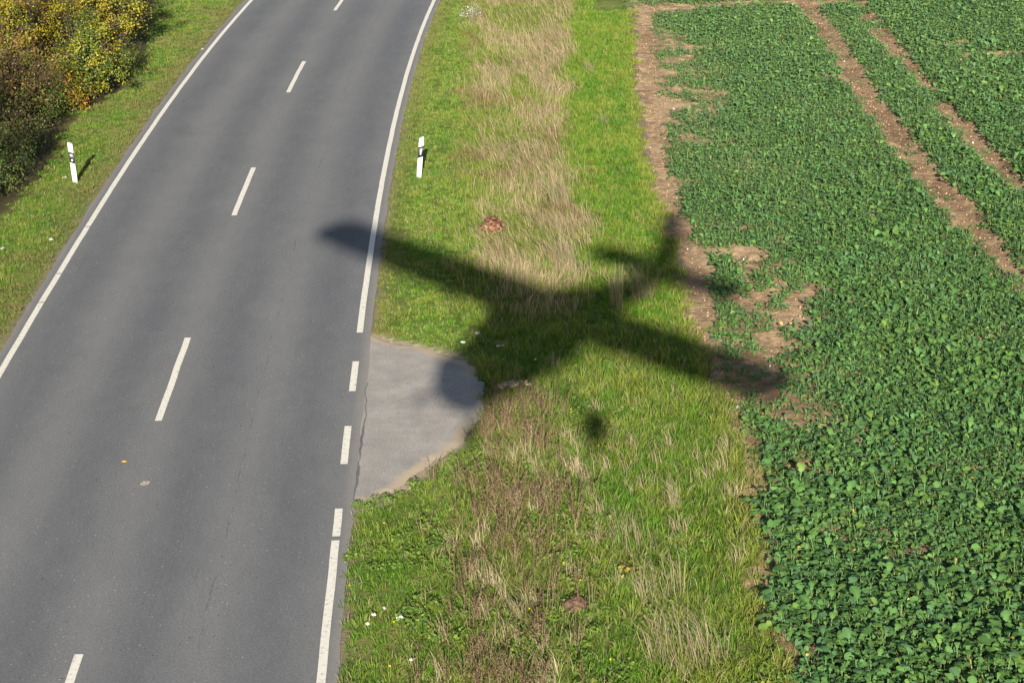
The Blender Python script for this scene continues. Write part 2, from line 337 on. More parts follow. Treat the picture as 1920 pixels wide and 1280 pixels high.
for a, bb in ((7.01, 8.47), (3.86, 5.43), (1.22, 2.18), (-45, 1.08)): marking('edge_line', a, bb, WR, .12, road)
for k in range(-3, 7):
    e_ = -2.13 + 12.02 * k; marking('centre_line_dash', e_ - 4.05, e_, 0, .12, road)
# dark sealed joint between road and lay-by
s = np.linspace(2.4, 7.4, 40); wv_ = (fbm(s, s * 0, 2, 12, 3) - .5) * .12; hw = .008 + .022 * ss(.35, .75, fbm(s, s * 0, 1.2, 14, 3)) * ss(6.5, 4, s)
V, F, U = strip(s, [3.55 + wv_ - hw, 3.55 + wv_ + hw], .0045)
build('joint_seal', V, [F], plain('bitumen_joint', (.10, .10, .104), .8, .2, noise=.3, scale=8), uv=U, parent=road)
# pale mortar splash on the centre line
t_ = np.linspace(0, 2 * np.pi, 15)[:-1]; rr = .045 + .04 * rng.random(14)
P = np.c_[-5.92 + rr * np.cos(t_), 28.28 + 1.5 * rr * np.sin(t_), np.full(14, .005)]
build('mortar_stain', P, [np.arange(14)[None]], plain('mortar', (.30, .25, .2), .9, .1, noise=.3, scale=25), parent=road)

q = []                                                     # smooth the lay-by outline a little and roughen it
for i in range(len(APRON) - 1):
    for t in np.linspace(0, 1, 8)[:-1]: q.append(APRON[i] * (1 - t) + APRON[i + 1] * t)
q = np.array(q + [APRON[-1]]); q = q + (np.c_[fbm(q[:, 0] * 4, q[:, 1] * 4, 1, 15, 3), fbm(q[:, 0] * 4, q[:, 1] * 4, 1, 16, 3)] - .5) * .26
nq = len(q); inn = np.c_[edge_r(np.linspace(34.9, 27.35, nq)) - .1, np.linspace(34.9, 27.35, nq)]
NT = 26; tt_ = 1 - (1 - np.linspace(0, 1, NT)) ** 1.6
V = np.concatenate([np.c_[inn * (1 - t) + q * t, np.full(nq, -.004 - .02 * t ** 6)] for t in tt_])
i = np.concatenate([np.arange(nq - 1) + k * nq for k in range(NT - 1)])
rim = ss(.42, .0, dist_poly(V[:, 0], V[:, 1], q)) * ss(-.45, -.85, V[:, 0])
build('lay_by', V, [np.c_[i, i + 1, i + nq + 1, i + nq]], M_LAYBY, uv=V[:, :2], extra={'rim': rim})['kind'] = 'structure'

# ------------------------------------------------------------------ vegetation primitives
def blades(P, h, wd, az, lean, col, tipcol=None, up=None):
    n = len(P); a2 = rng.random(n) * np.pi; sd = np.c_[np.cos(a2), np.sin(a2), np.zeros(n)] * (wd / 2)[:, None]
    dr_ = np.c_[np.cos(az), np.sin(az), np.zeros(n)]; zz = np.array([0, 0, 1.])
    mid = P + dr_ * (lean * h * .3)[:, None] + zz * (h * .6 * np.sqrt(1 - np.minimum(lean, .95) ** 2 * .4))[:, None]
    tip = P + dr_ * (lean * h)[:, None] + zz * (h * np.sqrt(1 - np.minimum(lean, .97) ** 2))[:, None]
    V = np.stack([P - sd, P + sd, mid + sd * .85, mid - sd * .85, tip], 1).reshape(-1, 3)
    i = np.arange(n) * 5
    if tipcol is None: tipcol = col
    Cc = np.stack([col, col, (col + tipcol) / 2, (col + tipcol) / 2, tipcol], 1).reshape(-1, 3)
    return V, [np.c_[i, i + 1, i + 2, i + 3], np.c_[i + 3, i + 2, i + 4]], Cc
def leaf_quads(P, size, nrm, col):
    n = len(P); nrm = nrm / np.linalg.norm(nrm, axis=1)[:, None]; t = rng.normal(size=(n, 3)); t -= (t * nrm).sum(1)[:, None] * nrm; t /= np.linalg.norm(t, axis=1)[:, None]
    bt = np.cross(nrm, t); s_ = size[:, None]
    V = np.stack([P - t * s_ * .5, P + bt * s_ * .34 + nrm * s_ * .1, P + t * s_ * .5, P - bt * s_ * .34 + nrm * s_ * .1], 1).reshape(-1, 3)
    i = np.arange(n) * 4
    return V, [np.c_[i, i + 1, i + 2], np.c_[i, i + 2, i + 3]], np.repeat(col, 4, 0)
def tubes(paths, rad, sides=4):
    n, k, _ = paths.shape; tg = np.gradient(paths, axis=1); tg /= np.linalg.norm(tg, axis=2)[..., None] + 1e-9
    ref = np.where(np.abs(tg[..., 2:3]) > .9, np.array([1., 0, 0]), np.array([0, 0, 1.])); u = np.cross(tg, ref); u /= np.linalg.norm(u, axis=2)[..., None] + 1e-9; v = np.cross(tg, u)
    an = np.arange(sides) * 2 * np.pi / sides
    V = paths[:, :, None] + rad[:, :, None, None] * (u[:, :, None] * np.cos(an)[None, None, :, None] + v[:, :, None] * np.sin(an)[None, None, :, None])
    idx = np.arange(n * k * sides).reshape(n, k, sides); a = idx[:, :-1]; b_ = idx[:, 1:]
    return V.reshape(-1, 3), [np.stack([a, np.roll(a, -1, 2), np.roll(b_, -1, 2), b_], -1).reshape(-1, 4)]
def scatter(x0, x1, y0, y1, dens):
    n = int((x1 - x0) * (y1 - y0) * dens); x = rng.uniform(x0, x1, n); y = rng.uniform(y0, y1, n)
    k = in_view(x, y); return x[k], y[k]
def tufted(x, y, nb, spread):
    n = len(x); k = np.repeat(np.arange(n), nb); a = rng.random(len(k)) * 2 * np.pi; r = spread * np.sqrt(rng.random(len(k)))
    return k, x[k] + r * np.cos(a), y[k] + r * np.sin(a), a

GREEN = np.array([.120, .215, .022]); LUSH = np.array([.082, .195, .016]); YEL = np.array([.220, .238, .042]); DRYC = np.array([.33, .265, .165]); DEAD = np.array([.17, .115, .065]); BLUEG = np.array([.075, .125, .05])
def zone(x, y):
    """0 none 1 short verge 2 tall dry 3 green path 4 weeds 5 brown docks 6 leafy mix 7 rank grass by the field"""
    wob = (fbm(x, y, 1.1, 41, 3) - .5) * .7; wx = x + wob * 1.5 + np.clip(rng.normal(0, .2, len(x)), -.5, .5)
    z = np.zeros(len(x), int); er = edge_r(y) + .03 + (fbm(x, y, 5, 44, 2) - .5) * .18
    right = x > er; up = y + wob * 1.5 > 35.2
    z[right & up & (wx < DRY_LEFT(y))] = 1
    z[right & up & (wx >= DRY_LEFT(y)) & (wx < DRY_RIGHT(y))] = 2
    z[right & up & (wx >= DRY_RIGHT(y))] = 3
    z[right & ~up] = 7
    lo = right & ~up & (y < 31.8)
    z[lo & (wx < 1.25)] = 6; z[lo & (wx < .45)] = 5; z[lo & (wx < -.55)] = 4
    z[right & ~up & (y >= 31.8) & (wx < -.3)] = 1
    z[right & (x + (fbm(x, y, 2.4, 47, 3) - .5) * .75 + np.clip(rng.normal(0, .07, len(x)), -.2, .2) > GRASS_RIGHT(y) - .06 * (y > 38) + .10 * (y < 31))] = 0
    z[(inpoly(x, y, AP_FULL) & ((dist_poly(x, y, APRON) > .13 * ss(.45, .7, fbm(x, y, 4, 49, 3))))) | ((dist_poly(x, y, APRON) < .12 + (fbm(x, y, 3.5, 48, 3) - .5) * .55) & (x < -.8) & (y > 26) & (y < 36))] = 0
    el_ = edge_l(y) - .05 - np.abs(fbm(x, y, 5, 45, 2) - .5) * .3
    z[(x < el_) & (x > HEDGE(y) - .15 + (fbm(x, y, 2, 46, 2) - .5) * .8)] = 8
    z[(y > YL(x) + .35 + wob * .3) & (y < YL(x) + .95 + wob * .3) & (x > 3.0) & (x < 12.6)] = 3
    z[(y > YL(x)) & (y < YL(x) + .3) & (x > 3.2)] = 0
    z[(y >= YL(x) + 1) & (x > 3.0) & (x < 12.6)] = 0
    return z

MBg = MB(); MBd = MB()
# short turf: verges and path
x, y = scatter(-16, 5, 20.5, 73, 95); x2, y2 = scatter(5, 13, 64.5, 69, 110); x, y = np.r_[x, x2], np.r_[y, y2]; zz_ = zone(x, y); k0 = np.isin(zz_, [1, 3, 8]); x, y, zz_ = x[k0], y[k0], zz_[k0]
edge_thin = rng.random(len(x)) < np.where(zz_ == 8, 1, 1); nb = rng.integers(12, 22, len(x))
k, px, py, a = tufted(x, y, nb, .07); zt = zz_[k]
tn = fbm(x, y, .9, 101, 3)[k]; tn2 = fbm(x, y, 3.5, 111, 3)[k]; tr_ = rng.random(len(x))[k]; rb = rng.random(len(k))
h = np.where(zt == 3, .11, .065) * (.6 + .8 * tr_) * (.7 + .6 * rb) * (.6 + .8 * tn2); wd = .007 + .005 * rb
c = mix(GREEN, LUSH, ss(.4, .62, tn)); c = mix(c, YEL, ss(.5, .8, tn2 * .6 + tr_ * .4) * .85); c = mix(c, DRYC * .8, (rb > np.where(zt == 3, .97, .92)) * .8)
c = mix(c, YEL * 1.05, (zt == 3) * ss(-.5, -.05, px - GRASS_RIGHT(py)) * .5)
c = mix(c, np.array([.17, .15, .06]), (zt == 8) * np.clip(ss(1.0, .1, edge_l(py) - px) * .6 + ss(.52, .68, fbm(px * 1.2, py * 2.2, .7, 117, 3)) * .5, 0, .8))
c = mix(c, np.array([.17, .14, .055]), (zt == 1) * ss(.8, .1, px - edge_r(py)) * .45)
c = c * (.8 + .4 * rng.random(len(k)))[:, None]
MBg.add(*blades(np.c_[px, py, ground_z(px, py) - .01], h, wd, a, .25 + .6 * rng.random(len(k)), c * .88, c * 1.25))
# rank grass by the field and under the weeds
x, y = scatter(-4, 4, 20.5, 37, 100); zz_ = zone(x, y); k0 = np.isin(zz_, [4, 5, 6, 7]); x, y, zz_ = x[k0], y[k0], zz_[k0]
nb = np.where(zz_ == 7, rng.integers(14, 24, len(x)), rng.integers(9, 16, len(x)))
k, px, py, a = tufted(x, y, nb, .08); zt = zz_[k]; tn = fbm(x, y, .8, 121, 3)[k]; tn2 = fbm(x, y, 2.5, 131, 3)[k]; tr_ = rng.random(len(x))[k]; rb = rng.random(len(k))
h = np.choose(zt - 4, [.12, .2, .15, .19]) * (.5 + tr_ * .8) * (.6 + .7 * rb) * (.55 + .9 * tn2)
c = mix(GREEN, LUSH, ss(.4, .6, tn) * .8); c = mix(c, YEL, ss(.5, .8, tn2 * .5 + tr_ * .5) * np.where(zt == 7, .8, .6)); c = mix(c, DRYC * .75, (rb > .93) * .8)
c = mix(c, DEAD, (zt == 5) * (rng.random(len(k)) < .42) * .85); c = mix(c, DEAD * 1.2, (zt == 6) * (rng.random(len(k)) < .12) * .8)
c = mix(c, YEL, (zt == 7) * ss(-.5, -.05, px - GRASS_RIGHT(py)) * .45) * (.75 + .5 * rng.random(len(k)))[:, None]
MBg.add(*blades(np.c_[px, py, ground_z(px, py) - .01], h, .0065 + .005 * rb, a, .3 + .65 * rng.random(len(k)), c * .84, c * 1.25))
# thin weedy grass straying over the soil edge
x, y = scatter(3.3, 4.6, 20.5, 36, 60); e_ = x - GRASS_RIGHT(y); k0 = (e_ > -.1) & (e_ < .75) & (fbm(x, y, 1.6, 125, 3) > .42 + .18 * e_); x, y = x[k0], y[k0]
k, px, py, a = tufted(x, y, rng.integers(8, 18, len(x)), .07); rb = rng.random(len(k))
c = mix(GREEN * .9, YEL * .9, rng.random(len(x))[k]); c = mix(c, DRYC * .8, (rb > .8) * .8) * (.75 + .5 * rng.random(len(k)))[:, None]
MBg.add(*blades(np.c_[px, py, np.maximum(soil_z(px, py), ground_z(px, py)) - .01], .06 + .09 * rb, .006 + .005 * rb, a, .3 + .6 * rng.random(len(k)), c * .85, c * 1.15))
# tall bleached grass strip
x, y = scatter(-3, 4, 34, 73, 95); zz_ = zone(x, y); k0 = zz_ == 2; x, y = x[k0], y[k0]
def dryness(x, y):
    t = (x - DRY_LEFT(y)) / np.maximum(DRY_RIGHT(y) - DRY_LEFT(y), .5)
    n = fbm(x * 1.4 + .35 * y, y * .6, .9, 141, 4)
    return np.clip(ss(.38, .66, n) * .8 + .5 * np.exp(-((t - .93) / .13) ** 2) - .3 * ss(.2, 0, t) + .08, 0, 1)
dn = dryness(x, y); nb = rng.integers(10, 20, len(x))
k, px, py, a = tufted(x, y, nb, .1); tn = dn[k]; tn2 = fbm(x, y, 2.2, 151, 3)[k]; tr_ = rng.random(len(x))[k]; rb = rng.random(len(k))
isdry = rng.random(len(k)) < (.05 + .39 * tn ** 1.2) * (.25 + .75 * ss(34.6, 38.6, py + 1.5 * (tn2 - .5)))
flow = math.radians(118) + (fbm(x, y, .5, 155, 2)[k] - .5) * 3.2
h = np.where(isdry, .26 + .3 * rng.random(len(k)) ** 2, .17) * (.5 + .7 * tr_) * (.55 + .7 * rb)
az = np.where(isdry, flow + rng.normal(0, .6, len(k)), a * .4 + flow * .6); lean = np.where(isdry, .4 + .55 * rng.random(len(k)), .3 + .6 * rng.random(len(k)))
c = np.where(isdry[:, None], mix(DRYC * np.array([.78, .76, .72]), DRYC * np.array([1.12, 1.08, 1.0]), rng.random(len(k))), mix(GREEN * .8, YEL * .75, np.clip(tn2 * .6 + .3 * rng.random(len(k)), 0, 1)))
c = mix(c, np.array([.17, .105, .06]), ss(.60, .70, fbm(x, y, .75, 161, 3))[k] * (rng.random(len(k)) < .6) * .75)
c = c * (.68 + .55 * rng.random(len(k)))[:, None]
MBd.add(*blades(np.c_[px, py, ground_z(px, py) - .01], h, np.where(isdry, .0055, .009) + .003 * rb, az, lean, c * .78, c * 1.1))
# scattered bleached stalks in the lower part, lying along the strip edge
x, y = scatter(-1, 3.6, 20.5, 34, 5); dn = fbm(x * 2.2 + y * .5, y * .35, 1, 171, 3); k0 = (zone(x, y) > 3) & (dn > .56); x, y = x[k0], y[k0]
k, px, py, a = tufted(x, y, rng.integers(10, 26, len(x)), .12)
c = DRYC * (.75 + .6 * rng.random(len(k)))[:, None]
MBd.add(*blades(np.c_[px, py, ground_z(px, py)], .2 + .3 * rng.random(len(k)), np.full(len(k), .0055), math.radians(120) + rng.normal(0, .6, len(k)), .5 + .45 * rng.random(len(k)), c))
# brown dock and plantain stems
x, y = scatter(-1.4, 1.4, 20.5, 33.5, 26); zz_ = zone(x, y); k0 = ((zz_ == 5) & (fbm(x, y * .6, 1.1, 181, 3) > .30 + .25 * rng.random(len(x)))) | ((zz_ == 6) & (rng.random(len(x)) < .12)) | ((zz_ == 4) & (rng.random(len(x)) < .06)); x, y = x[k0], y[k0]
k, px, py, a = tufted(x, y, rng.integers(4, 9, len(x)), .06)
c = mix([.10, .072, .040], [.22, .165, .095], rng.random(len(k))); h = .28 + .35 * rng.random(len(k)); ln = .1 + .4 * rng.random(len(k))
gz = ground_z(px, py); MBd.add(*blades(np.c_[px, py, gz], h, np.full(len(k), .009), a, ln, c))
kk = np.repeat(np.arange(len(k)), 9); t = .45 + .5 * rng.random(len(kk))
P = np.c_[px[kk] + np.cos(a[kk]) * ln[kk] * h[kk] * t ** 2, py[kk] + np.sin(a[kk]) * ln[kk] * h[kk] * t ** 2, gz[kk] + h[kk] * t * .95] + rng.normal(0, .012, (len(kk), 3))
MBd.add(*leaf_quads(P, .016 + .016 * rng.random(len(kk)), rng.normal(size=(len(kk), 3)), mix([.085, .052, .03], [.18, .12, .068], rng.random(len(kk)))))
# broad-leaved weeds
MBw = MB()
x, y = scatter(-2.8, 3.6, 20.5, 36, 22); zz_ = zone(x, y); dn = fbm(x, y, .9, 191, 3)
k0 = ((zz_ == 6) & (dn > .42)) | ((zz_ == 4) & (dn > .55)) | ((zz_ == 7) & (dn > .7)) | ((zz_ == 5) & (dn > .6)); x, y = x[k0], y[k0]
k, px, py, a = tufted(x, y, rng.integers(14, 30, len(x)), .11); rr_ = np.hypot(px - x[k], py - y[k])
hh = (.05 + .14 * rng.random(len(x)))[k] * (1.1 - rr_ / .14) + .03
c = mix([.085, .175, .03], [.16, .22, .04], rng.random(len(x))[k]) * (.75 + .5 * rng.random(len(k)))[:, None]; c = mix(c, [.28, .24, .06], (rng.random(len(k)) < .05) * .8)
nr = np.c_[np.cos(a) * .5, np.sin(a) * .5, np.ones(len(k))] + rng.normal(0, .3, (len(k), 3))
MBw.add(*leaf_quads(np.c_[px, py, ground_z(px, py) + hh], .035 + .035 * rng.random(len(k)), nr, c))
# dandelion-yellow flowers and pale seed heads among the weeds
x, y = scatter(-2.6, 3, 21, 33, .45); k0 = np.isin(zone(x, y), [4, 5, 6]); x, y = x[k0], y[k0]
MBw.add(*leaf_quads(np.repeat(np.c_[x, y, ground_z(x, y) + .22], 3, 0) + rng.normal(0, .006, (3 * len(x), 3)), np.full(3 * len(x), .026), np.tile([0, -.6, 1.], (3 * len(x), 1)) + rng.normal(0, .3, (3 * len(x), 3)), np.tile([.62, .45, .02], (3 * len(x), 1))))

tag(MBg.build('verge_grass', M_GRASS), 'green turf and rank grass covering both road verges and the path', 'grass', kind='stuff')
tag(MBd.build('dry_grass', M_DRY), 'bleached tall grass and brown weed stems along the middle of the right verge', 'dry grass', kind='stuff')
tag(MBw.build('verge_weeds', M_GRASS), 'low broad-leaved weeds with yellow flowers in the lower right verge', 'weeds', kind='stuff')

# ------------------------------------------------------------------ rapeseed crop
LT = np.array([[0, 0, 0], [.33, 0, .02], [.66, 0, .01], [1, 0, -.05],
               [.02, .10, .02], [.2, .26, .05], [.36, .22, .05], [.55, .42, .07], [.8, .36, .03], [.97, .16, -.03],
               [.02, -.10, .02], [.2, -.26, .05], [.36, -.22, .05], [.55, -.42, .07], [.8, -.36, .03], [.97, -.16, -.03]])
LF4 = np.array([[0, 1, 5, 4], [1, 2, 7, 6], [2, 3, 9, 8], [0, 10, 11, 1], [1, 12, 13, 2], [2, 14, 15, 3]])
LF3 = np.array([[1, 6, 5], [2, 8, 7], [1, 11, 12], [2, 13, 14]])
def crop_leaves(P, az, pet, pel, size, pitch, roll, col):
    """P base, pet petiole length, pel its elevation; returns blades plus petioles"""
    n = len(P); ca, sa = np.cos(az), np.sin(az); D = np.c_[ca, sa, np.zeros(n)]; Sd = np.c_[-sa, ca, np.zeros(n)]; Zv = np.array([0, 0, 1.])
    B = P + D * (pet * np.cos(pel))[:, None] + Zv * (pet * np.sin(pel))[:, None]
    ax = D * np.cos(pitch)[:, None] + Zv * np.sin(pitch)[:, None]; nz = -D * np.sin(pitch)[:, None] + Zv * np.cos(pitch)[:, None]
    sy = Sd * np.cos(roll)[:, None] + nz * np.sin(roll)[:, None]; nn = nz * np.cos(roll)[:, None] - Sd * np.sin(roll)[:, None]
    T = LT[None] * np.ones((n, 1, 1)); T = T.copy(); T[:, :, 1] *= (.85 + .3 * rng.random(n))[:, None]
    T[:, 4:, 2] += rng.normal(0, .05, (n, 12)); T[:, :, 2] -= (T[:, :, 0] ** 2) * (.05 + .3 * rng.random(n))[:, None]
    V = B[:, None] + size[:, None, None] * (T[..., 0:1] * ax[:, None] + T[..., 1:2] * sy[:, None] + T[..., 2:3] * nn[:, None])
    i = (np.arange(n) * 16)[:, None, None]
    f4 = (LF4[None] + i).reshape(-1, 4); f3 = (LF3[None] + i).reshape(-1, 3)
    Cc = np.repeat(col[:, None], 16, 1); Cc[:, :4] *= 1.25
    pw = .006; Vp = np.stack([P - Sd * pw, P + Sd * pw, B + Sd * pw, B - Sd * pw], 1).reshape(-1, 3); j = np.arange(n) * 4
    return (V.reshape(-1, 3), [f4, f3], Cc.reshape(-1, 3)), (Vp, [np.c_[j, j + 1, j + 2, j + 3]], np.repeat(mix(col, [.16, .22, .09], np.full(n, .45)), 4, 0))
G = .145
gx, gy = np.meshgrid(np.arange(2.8, 25.5, G), np.arange(20.3, 74, G)); x = gx.ravel() + rng.uniform(-.45, .45, gx.size) * G * 1.3; y = gy.ravel() + rng.uniform(-.45, .45, gx.size) * G * 1.3
wob = (fbm(x, y, 1.4, 201, 3) - .5)
ok = in_view(x, y, 4.0) & (x > CROP_LEFT(y) + wob * .45 + .1 * (y > 38))
strip_ = (y > YL(x) + .2 * wob) & (y < YL(x) + 1.0 + .3 * wob) & (x < 12.6)
bm_ = bare_mask(x, y)
thin = ss(6.8, 4.3, x) * ss(44, 54, y) * .45 + ss(.55, .72, fbm(x, y, .8, 211, 3)) * .35 * ss(7.5, 5, x) + .32 * ss(6.5, 4.5, x) * ss(40, 34, y) * ss(29.5, 32, y)
ok |= (y > YL(x) + 1.0 + .3 * wob) & (x > 2.9) & in_view(x, y, 4.0)
ok &= ~strip_ & (rng.random(len(x)) > bm_ * .97) & (rng.random(len(x)) > thin)
x, y, thin, bm_ = x[ok], y[ok], thin[ok], bm_[ok]
vig = .55 + .5 * fbm(x, y, .35, 221, 3) + .36 * fbm(x, y, 1.4, 225, 2) + .12 * ss(34, 24, y); vig = vig * (1 - .45 * np.minimum(thin * 1.6, 1)) * (.8 + .4 * rng.random(len(x))) * (1 - .3 * bm_); vig *= (1 + .16 * ss(11, 13, x))
nl = rng.integers(7, 12, len(x)); k = np.repeat(np.arange(len(x)), nl); n = len(k); idx = np.arange(n) - np.repeat(np.cumsum(nl) - nl, nl)
az = idx * 2.4 + rng.random(len(x))[k] * 6.28 + rng.normal(0, .3, n); inner = idx / nl[k]
pel = np.radians(22 + 58 * inner + rng.normal(0, 8, n)); pet = (.08 + .12 * rng.random(n)) * vig[k] * rng.uniform(.75, 1.25, len(x))[k]; size = (.055 + .075 * rng.random(n) ** 1.4) * vig[k] * (1 - .12 * ss(32, 46, y))[k] * rng.uniform(.8, 1.2, len(x))[k]
pitch = np.radians(-12 + 45 * inner + rng.normal(0, 16, n)); roll = rng.normal(0, .28, n)
hue = fbm(x, y, .7, 231, 3)[k]; hr = rng.random(n)
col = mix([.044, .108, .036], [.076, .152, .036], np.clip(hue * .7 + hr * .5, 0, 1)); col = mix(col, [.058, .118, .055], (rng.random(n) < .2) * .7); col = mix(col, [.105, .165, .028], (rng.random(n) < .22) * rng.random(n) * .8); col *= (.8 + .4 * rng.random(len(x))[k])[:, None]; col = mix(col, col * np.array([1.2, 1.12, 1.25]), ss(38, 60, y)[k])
yl = rng.random(n) < .005; col[yl] = [.34, .24, .06]; size[yl] *= .6; col *= (.85 + .35 * rng.random(n))[:, None]
cb = MB(); A, Bq = crop_leaves(np.c_[x[k], y[k], soil_z(x[k], y[k])], az, pet, pel, size, pitch, roll, col); cb.add(*A).add(*Bq)
tag(cb.build('rapeseed_crop', M_CROP, smooth=True), 'dense young rapeseed crop with blue-green leaves filling the field', 'crop', kind='stuff')

# weeds and volunteer grass between soil and crop at the near end
# clods and pebbles on the bare soil
x, y = scatter(3.3, 16, 20.5, 72, 80); bmz = bare_mask(x, y); e_ = x - GRASS_RIGHT(y)
k0 = ((bmz > .5) | ((e_ > .05) & (x < CROP_LEFT(y) + .1))) & (rng.random(len(x)) < .8); x, y = x[k0], y[k0]; n = len(x)
ico = np.array([[1, 0, 0], [-1, 0, 0], [0, 1, 0], [0, -1, 0], [0, 0, 1], [0, 0, -.6]]); icf = np.array([[0, 2, 4], [2, 1, 4], [1, 3, 4], [3, 0, 4], [2, 0, 5], [1, 2, 5], [3, 1, 5], [0, 3, 5]])
sz = .007 + .032 * rng.random(n) ** 4
V = np.c_[x, y, soil_z(x, y) + .004][:, None] + (ico[None] * rng.uniform(.6, 1.3, (n, 6, 1))) * sz[:, None, None] * 1.15
c = mix([.17, .105, .062], [.31, .21, .13], rng.random(n)); c[rng.random(n) < .012] = [.5, .45, .38]
tag(build('soil_clods', V.reshape(-1, 3), [(icf[None] + (np.arange(n) * 6)[:, None, None]).reshape(-1, 3)], M_TWIG, np.repeat(c, 6, 0)), 'small clods and pebbles strewn over the bare soil strips of the field', 'clods', kind='stuff')

# ------------------------------------------------------------------ shrubs of the hedge
def shrub(label, x, y, h, r, nst, nleaf, pal, lsize=.07, twigc=(.07, .052, .035), low=.12, group='autumn shrubs along the left verge', spread=.16, ntw=4):
    root = empty('shrub', (x, y, 0)); tag(root, label, 'shrub', group)
    b0 = np.c_[rng.normal(0, .12 * r, (nst, 2)), np.full(nst, -.02)]; a = rng.random(nst) * 6.283; rr_ = r * np.sqrt(rng.random(nst)) * 1.0
    ht = h * (1 - .55 * (rr_ / r) ** 2) * rng.uniform(.72, 1.05, nst); tip = np.c_[np.cos(a) * rr_, np.sin(a) * rr_, ht]
    t = np.linspace(0, 1, 7)[None, :, None]; ctrl = np.c_[b0[:, :2] * .6 + tip[:, :2] * .25, ht * .6]
    path = (1 - t) ** 2 * b0[:, None] + 2 * t * (1 - t) * ctrl[:, None] + t * t * tip[:, None] + rng.normal(0, .02, (nst, 7, 3)) * t
    rad = np.linspace(.022, .005, 7)[None] * rng.uniform(.6, 1.4, (nst, 1)) * (h / 3) ** .5
    mb = MB(); tc_ = np.array(twigc); V, Fq = tubes(path, rad); mb.add(V, Fq, tc_ * rng.uniform(.8, 1.2))
    m_ = nst * ntw; si = np.repeat(np.arange(nst), ntw); ti = rng.integers(2, 7, m_); st_ = path[si, ti]
    dv = rng.normal(size=(m_, 3)); dv[:, 2] = np.abs(dv[:, 2]) * .7; dv += np.c_[st_[:, :2] / max(r, .1), np.zeros(m_)] * .8; dv /= np.linalg.norm(dv, axis=1)[:, None]
    ln = r * rng.uniform(.18, .5, m_); t4 = np.linspace(0, 1, 4)[None, :, None]; tw = st_[:, None] + dv[:, None] * ln[:, None, None] * t4 + np.array([0, 0, -.12]) * t4 ** 2 * ln[:, None, None] + rng.normal(0, .01, (m_, 4, 3))
    V, Fq = tubes(tw, np.linspace(.008, .003, 4)[None] * np.ones((m_, 1)), 3); mb.add(V, Fq, tc_ * 1.25)
    mb.build('stems', M_TWIG, root)
    ncl = max(m_ // 2, 40); sel_ = rng.permutation(m_)[:ncl]; cen = tw[sel_, -1]; cen2 = tw[sel_, 2]; pick = rng.integers(0, ncl, nleaf); P = np.where(rng.random(nleaf)[:, None] < .6, cen[pick], cen2[pick]) + rng.normal(0, spread, (nleaf, 3))
    P[:, 2] = np.abs(P[:, 2] - low) + low * .6
    nr = P / np.array([r, r, h]) ** 1 * np.array([1, 1, .8]) + rng.normal(0, .55, (nleaf, 3)) + np.array([0, 0, .35])
    pal = np.array(pal); cc = pal[(rng.integers(0, len(pal), ncl))][pick]; cc = np.where(rng.random(nleaf)[:, None] < .3, pal[rng.integers(0, len(pal), nleaf)], cc) * rng.uniform(.7, 1.3, (nleaf, 1))
    fb = MB(); fb.add(*leaf_quads(P, lsize * rng.uniform(.6, 1.3, nleaf), nr, cc)); fb.build('foliage', M_LEAF, root)
    return root
YG = [[.19, .19, .012], [.12, .155, .015], [.26, .21, .012], [.075, .10, .015]]; OR = [[.32, .18, .010], [.25, .11, .010], [.14, .14, .015], [.07, .09, .015]]; YE = [[.24, .20, .012], [.19, .17, .012], [.12, .13, .012], [.26, .13, .012], [.09, .10, .012]]
DG = [[.035, .06, .012], [.05, .08, .015], [.03, .045, .012], [.08, .09, .015]]; RB = [[.14, .055, .02], [.18, .10, .018], [.08, .055, .02], [.17, .14, .02], [.07, .085, .015]]; PK = [[.25, .19, .14], [.2, .14, .12], [.28, .2, .1]]
shrub('bushy yellow-green shrub behind the left marker post, rounded crown at the verge edge', -12.1, 54.6, 2.5, 1.0, 60, 11000, YG + [DG[1], DG[0]], spread=.11)
shrub('low orange-leaved shrub at the foot of the yellow-green shrub', -12.35, 53.0, 1.1, .65, 34, 2800, OR + [YG[0]], .06)
shrub('broad golden-green shrub at the top edge, behind the low dark bush', -12.45, 60.5, 3.1, 1.65, 80, 14000, YG + YE + [DG[1]], spread=.12)
shrub('tall olive shrub farthest up the hedge, touching the top of the picture', -13.6, 66.0, 3.2, 1.5, 60, 9500, YG + [YE[1]], spread=.12)
shrub('low dark green bush tucked at the foot of the golden-green shrub', -11.75, 58.0, .95, .62, 34, 3200, DG, .05)
shrub('bright yellow shrub at the left edge, behind the bare reddish shrub', -15.0, 57.0, 3.6, 1.3, 60, 10000, YE + [YG[1]], spread=.12)
shrub('reddish-brown thinning shrub with many bare twigs at the left edge', -13.5, 51.0, 2.9, 1.5, 80, 6500, RB + [YE[2]], .06, (.075, .05, .032), ntw=8)
shrub('dark shaded shrub beside the left marker post, with a leafy green skirt', -12.7, 47.4, 1.9, 1.1, 60, 8000, DG + [RB[2]], .055, (.05, .037, .025), ntw=6)
shrub('brown-twigged shrub with few leaves behind the dark shaded shrub', -14.4, 48.6, 2.8, 1.2, 80, 5000, RB + [DG[1], DG[0]], .06, (.06, .04, .026), ntw=8)
shrub('small twiggy pale-leaved shrub cut by the left edge, lowest in the picture', -12.75, 43.6, 1.2, .75, 50, 1200, PK + [DG[3]], .055, (.12, .10, .07), ntw=7)
shrub('low dark thicket filling the hedge foot between the twiggy shrub and the shaded one', -12.55, 45.2, 1.5, .95, 46, 6500, DG, .055, (.05, .037, .025), ntw=6)
shrub('small dull green shrub filling the gap between the reddish and the orange-leaved shrubs', -12.7, 51.6, 1.3, .8, 40, 4500, DG + [YG[1]], .055)
shrub('pinkish faded shrub in the far top left corner', -17.2, 63.5, 2.6, 1.5, 70, 3500, PK, .06, (.13, .10, .085), ntw=7)
